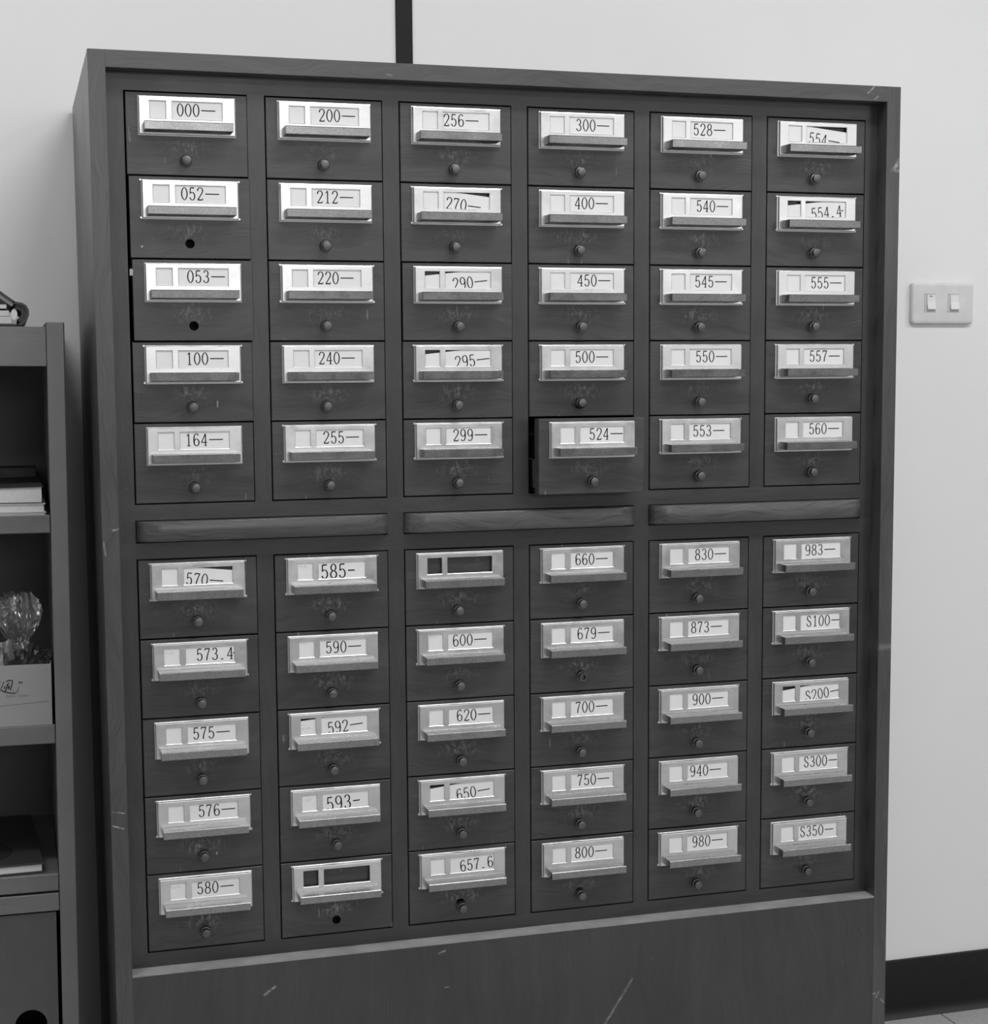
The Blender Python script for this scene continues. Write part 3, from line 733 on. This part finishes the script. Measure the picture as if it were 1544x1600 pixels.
build('script_logo', b, m_ink, bo)
b = MB(); b.ribbon([LB(-60, 1110), LB(77, 1095.5)], 0.5, -0.12); build('seam', b, plain('seam_line', 0.1, 0.8), bo)  # dark fold line across the carton front
fc = bpy.data.curves.new('words', 'FONT'); fc.body = 'Facial Tissues'; fc.size = 1.0; fc.shear = 0.3
fo = bpy.data.objects.new('words', fc); COL.objects.link(fo)
bpy.context.view_layer.update()
wm = bpy.data.meshes.new_from_object(fo.evaluated_get(bpy.context.evaluated_depsgraph_get())); bpy.data.objects.remove(fo)
wx = max(v.co.x for v in wm.vertices)
p0, p1 = Z(110, 862), Z(548, 828); sc = (p1[0] - p0[0]) / wx
for v in wm.vertices: v.co = Vector(((p0[0] + v.co.x * sc) * M, -0.15 * M, (p0[1] + v.co.y * sc * 1.0) * M))
wm.materials.clear(); wm.materials.append(plain('faint_ink', 0.16, 0.6)); add('printed_words', wm, bo)
# gathered clear film bag
def bag():
    rnd = random.Random(3); b = MB(); NT, NR = 72, 22
    prof = [(0, 20), (5, 22), (11, 21), (17, 17), (21, 14), (25, 11.5), (30, 12.5), (38, 17), (48, 23), (58, 27), (66, 28), (74, 26.5), (82, 23)]
    ph = [rnd.uniform(0, 6.28) for _ in range(6)]
    rings = []
    for k in range(len(prof) * 2 - 1):
        a = prof[k // 2]; c_ = prof[min(k // 2 + (k % 2), len(prof) - 1)]
        z, r = (a[0] + c_[0]) / 2, (a[1] + c_[1]) / 2
        row = []
        amp = 0.10 + 0.16 * min(1, abs(z - 25) / 40)
        for j in range(NT):
            t = 2 * math.pi * j / NT
            q = 1 + amp * (0.5 * math.sin(5 * t + ph[0] + z * .05) + 0.45 * math.sin(11 * t + ph[1] - z * .03) + 0.35 * math.sin(17 * t + ph[2]) + 0.6 * rnd.uniform(-.5, .5))
            row.append(b.vert(r * q * math.cos(t), r * q * 0.7 * math.sin(t), z + rnd.uniform(-2, 2) + 7 * math.sin(2 * t + ph[3]) * (z / 90) + rnd.uniform(0, 6) * (k > 20)))
        rings.append(row)
    for p, q in zip(rings, rings[1:]):
        for j in range(NT): b.face((p[j], p[(j + 1) % NT], q[(j + 1) % NT], q[j]))
    return b
bgx, _ = loc_bc(30, 1000, 55)
bg = thing_on_bookcase('clear_bag', 'crinkled clear plastic bag gathered upright in the open tissue carton', 'plastic bag', bgx, 60, 771.0)
build('film', bag(), m_clear, bg)
# wrappers in the carton
def crumple(name, label, px, py, ly, lx_, lz_, mat, seed, tilt=(0, 0, 0), ampl=2.2):
    rnd = random.Random(seed); b = MB(); N = 9; g = []
    ph = [rnd.uniform(0, 6) for _ in range(4)]
    for i in range(N):
        for j in range(5):
            u, v = i / (N - 1) - .5, j / 4 - .5
            g.append((u * lx_ + rnd.uniform(-.05, .05) * lx_, v * 34 + rnd.uniform(-2, 2), ampl * math.sin(7 * u + ph[0]) * math.cos(5 * v + ph[1]) + rnd.uniform(-1, 1) * ampl * .7))
    hi = [b.vert(*p) for p in g]; lo = [b.vert(p[0] * .97, p[1] * .97, p[2] - lz_) for p in g]
    for i in range(N - 1):
        for j in range(4):
            a = i * 5 + j; b.face((hi[a], hi[a + 5], hi[a + 6], hi[a + 1])); b.face((lo[a], lo[a + 1], lo[a + 6], lo[a + 5]))
    for i in range(N - 1):
        for a, d_ in ((i * 5, 5), (i * 5 + 4, 5)): b.face((hi[a], lo[a], lo[a + d_], hi[a + d_]))
    for j in range(4):
        for a in (j, (N - 1) * 5 + j): b.face((hi[a], hi[a + 1], lo[a + 1], lo[a]))
    X, Zz = loc_bc(px, py, ly)
    o = thing_on_bookcase(name, label, 'wrapper', X, ly, Zz)
    q = build('foil', b, mat, o); q.rotation_euler = tilt
    return o
crumple('snack_wrapper', 'dark crumpled foil wrapper at the right end of the tissue carton', 62, 1025, 26, 30, 5, m_foil_dark, 5, (0.7, 0.35, 0.15), 3.5)
crumple('snack_wrapper', 'dark flat packet at the left of the tissue carton, beside the clear bag', 3, 1022, 22, 30, 6, m_foil_dark, 9, (1.0, -0.15, 0.1), 1.0)
crumple('snack_wrapper', 'dark wrapper low in the middle of the tissue carton, below the clear bag', 32, 1031, 20, 30, 4, m_foil_dark, 21, (0.6, 0.05, 0), 2.0)
crumple('paper_scrap', 'small white paper scrap by the dark wrapper at the carton front edge', 47.5, 1033, 24, 7, 1, m_scrap, 12, (0.5, 0.2, 0), 0.5)
crumple('paper_strip', 'narrow white paper strip at the left front edge of the carton', 2, 1036.5, 26, 24, 1, m_scrap, 15, (0.5, -0.18, 0), 0.4)
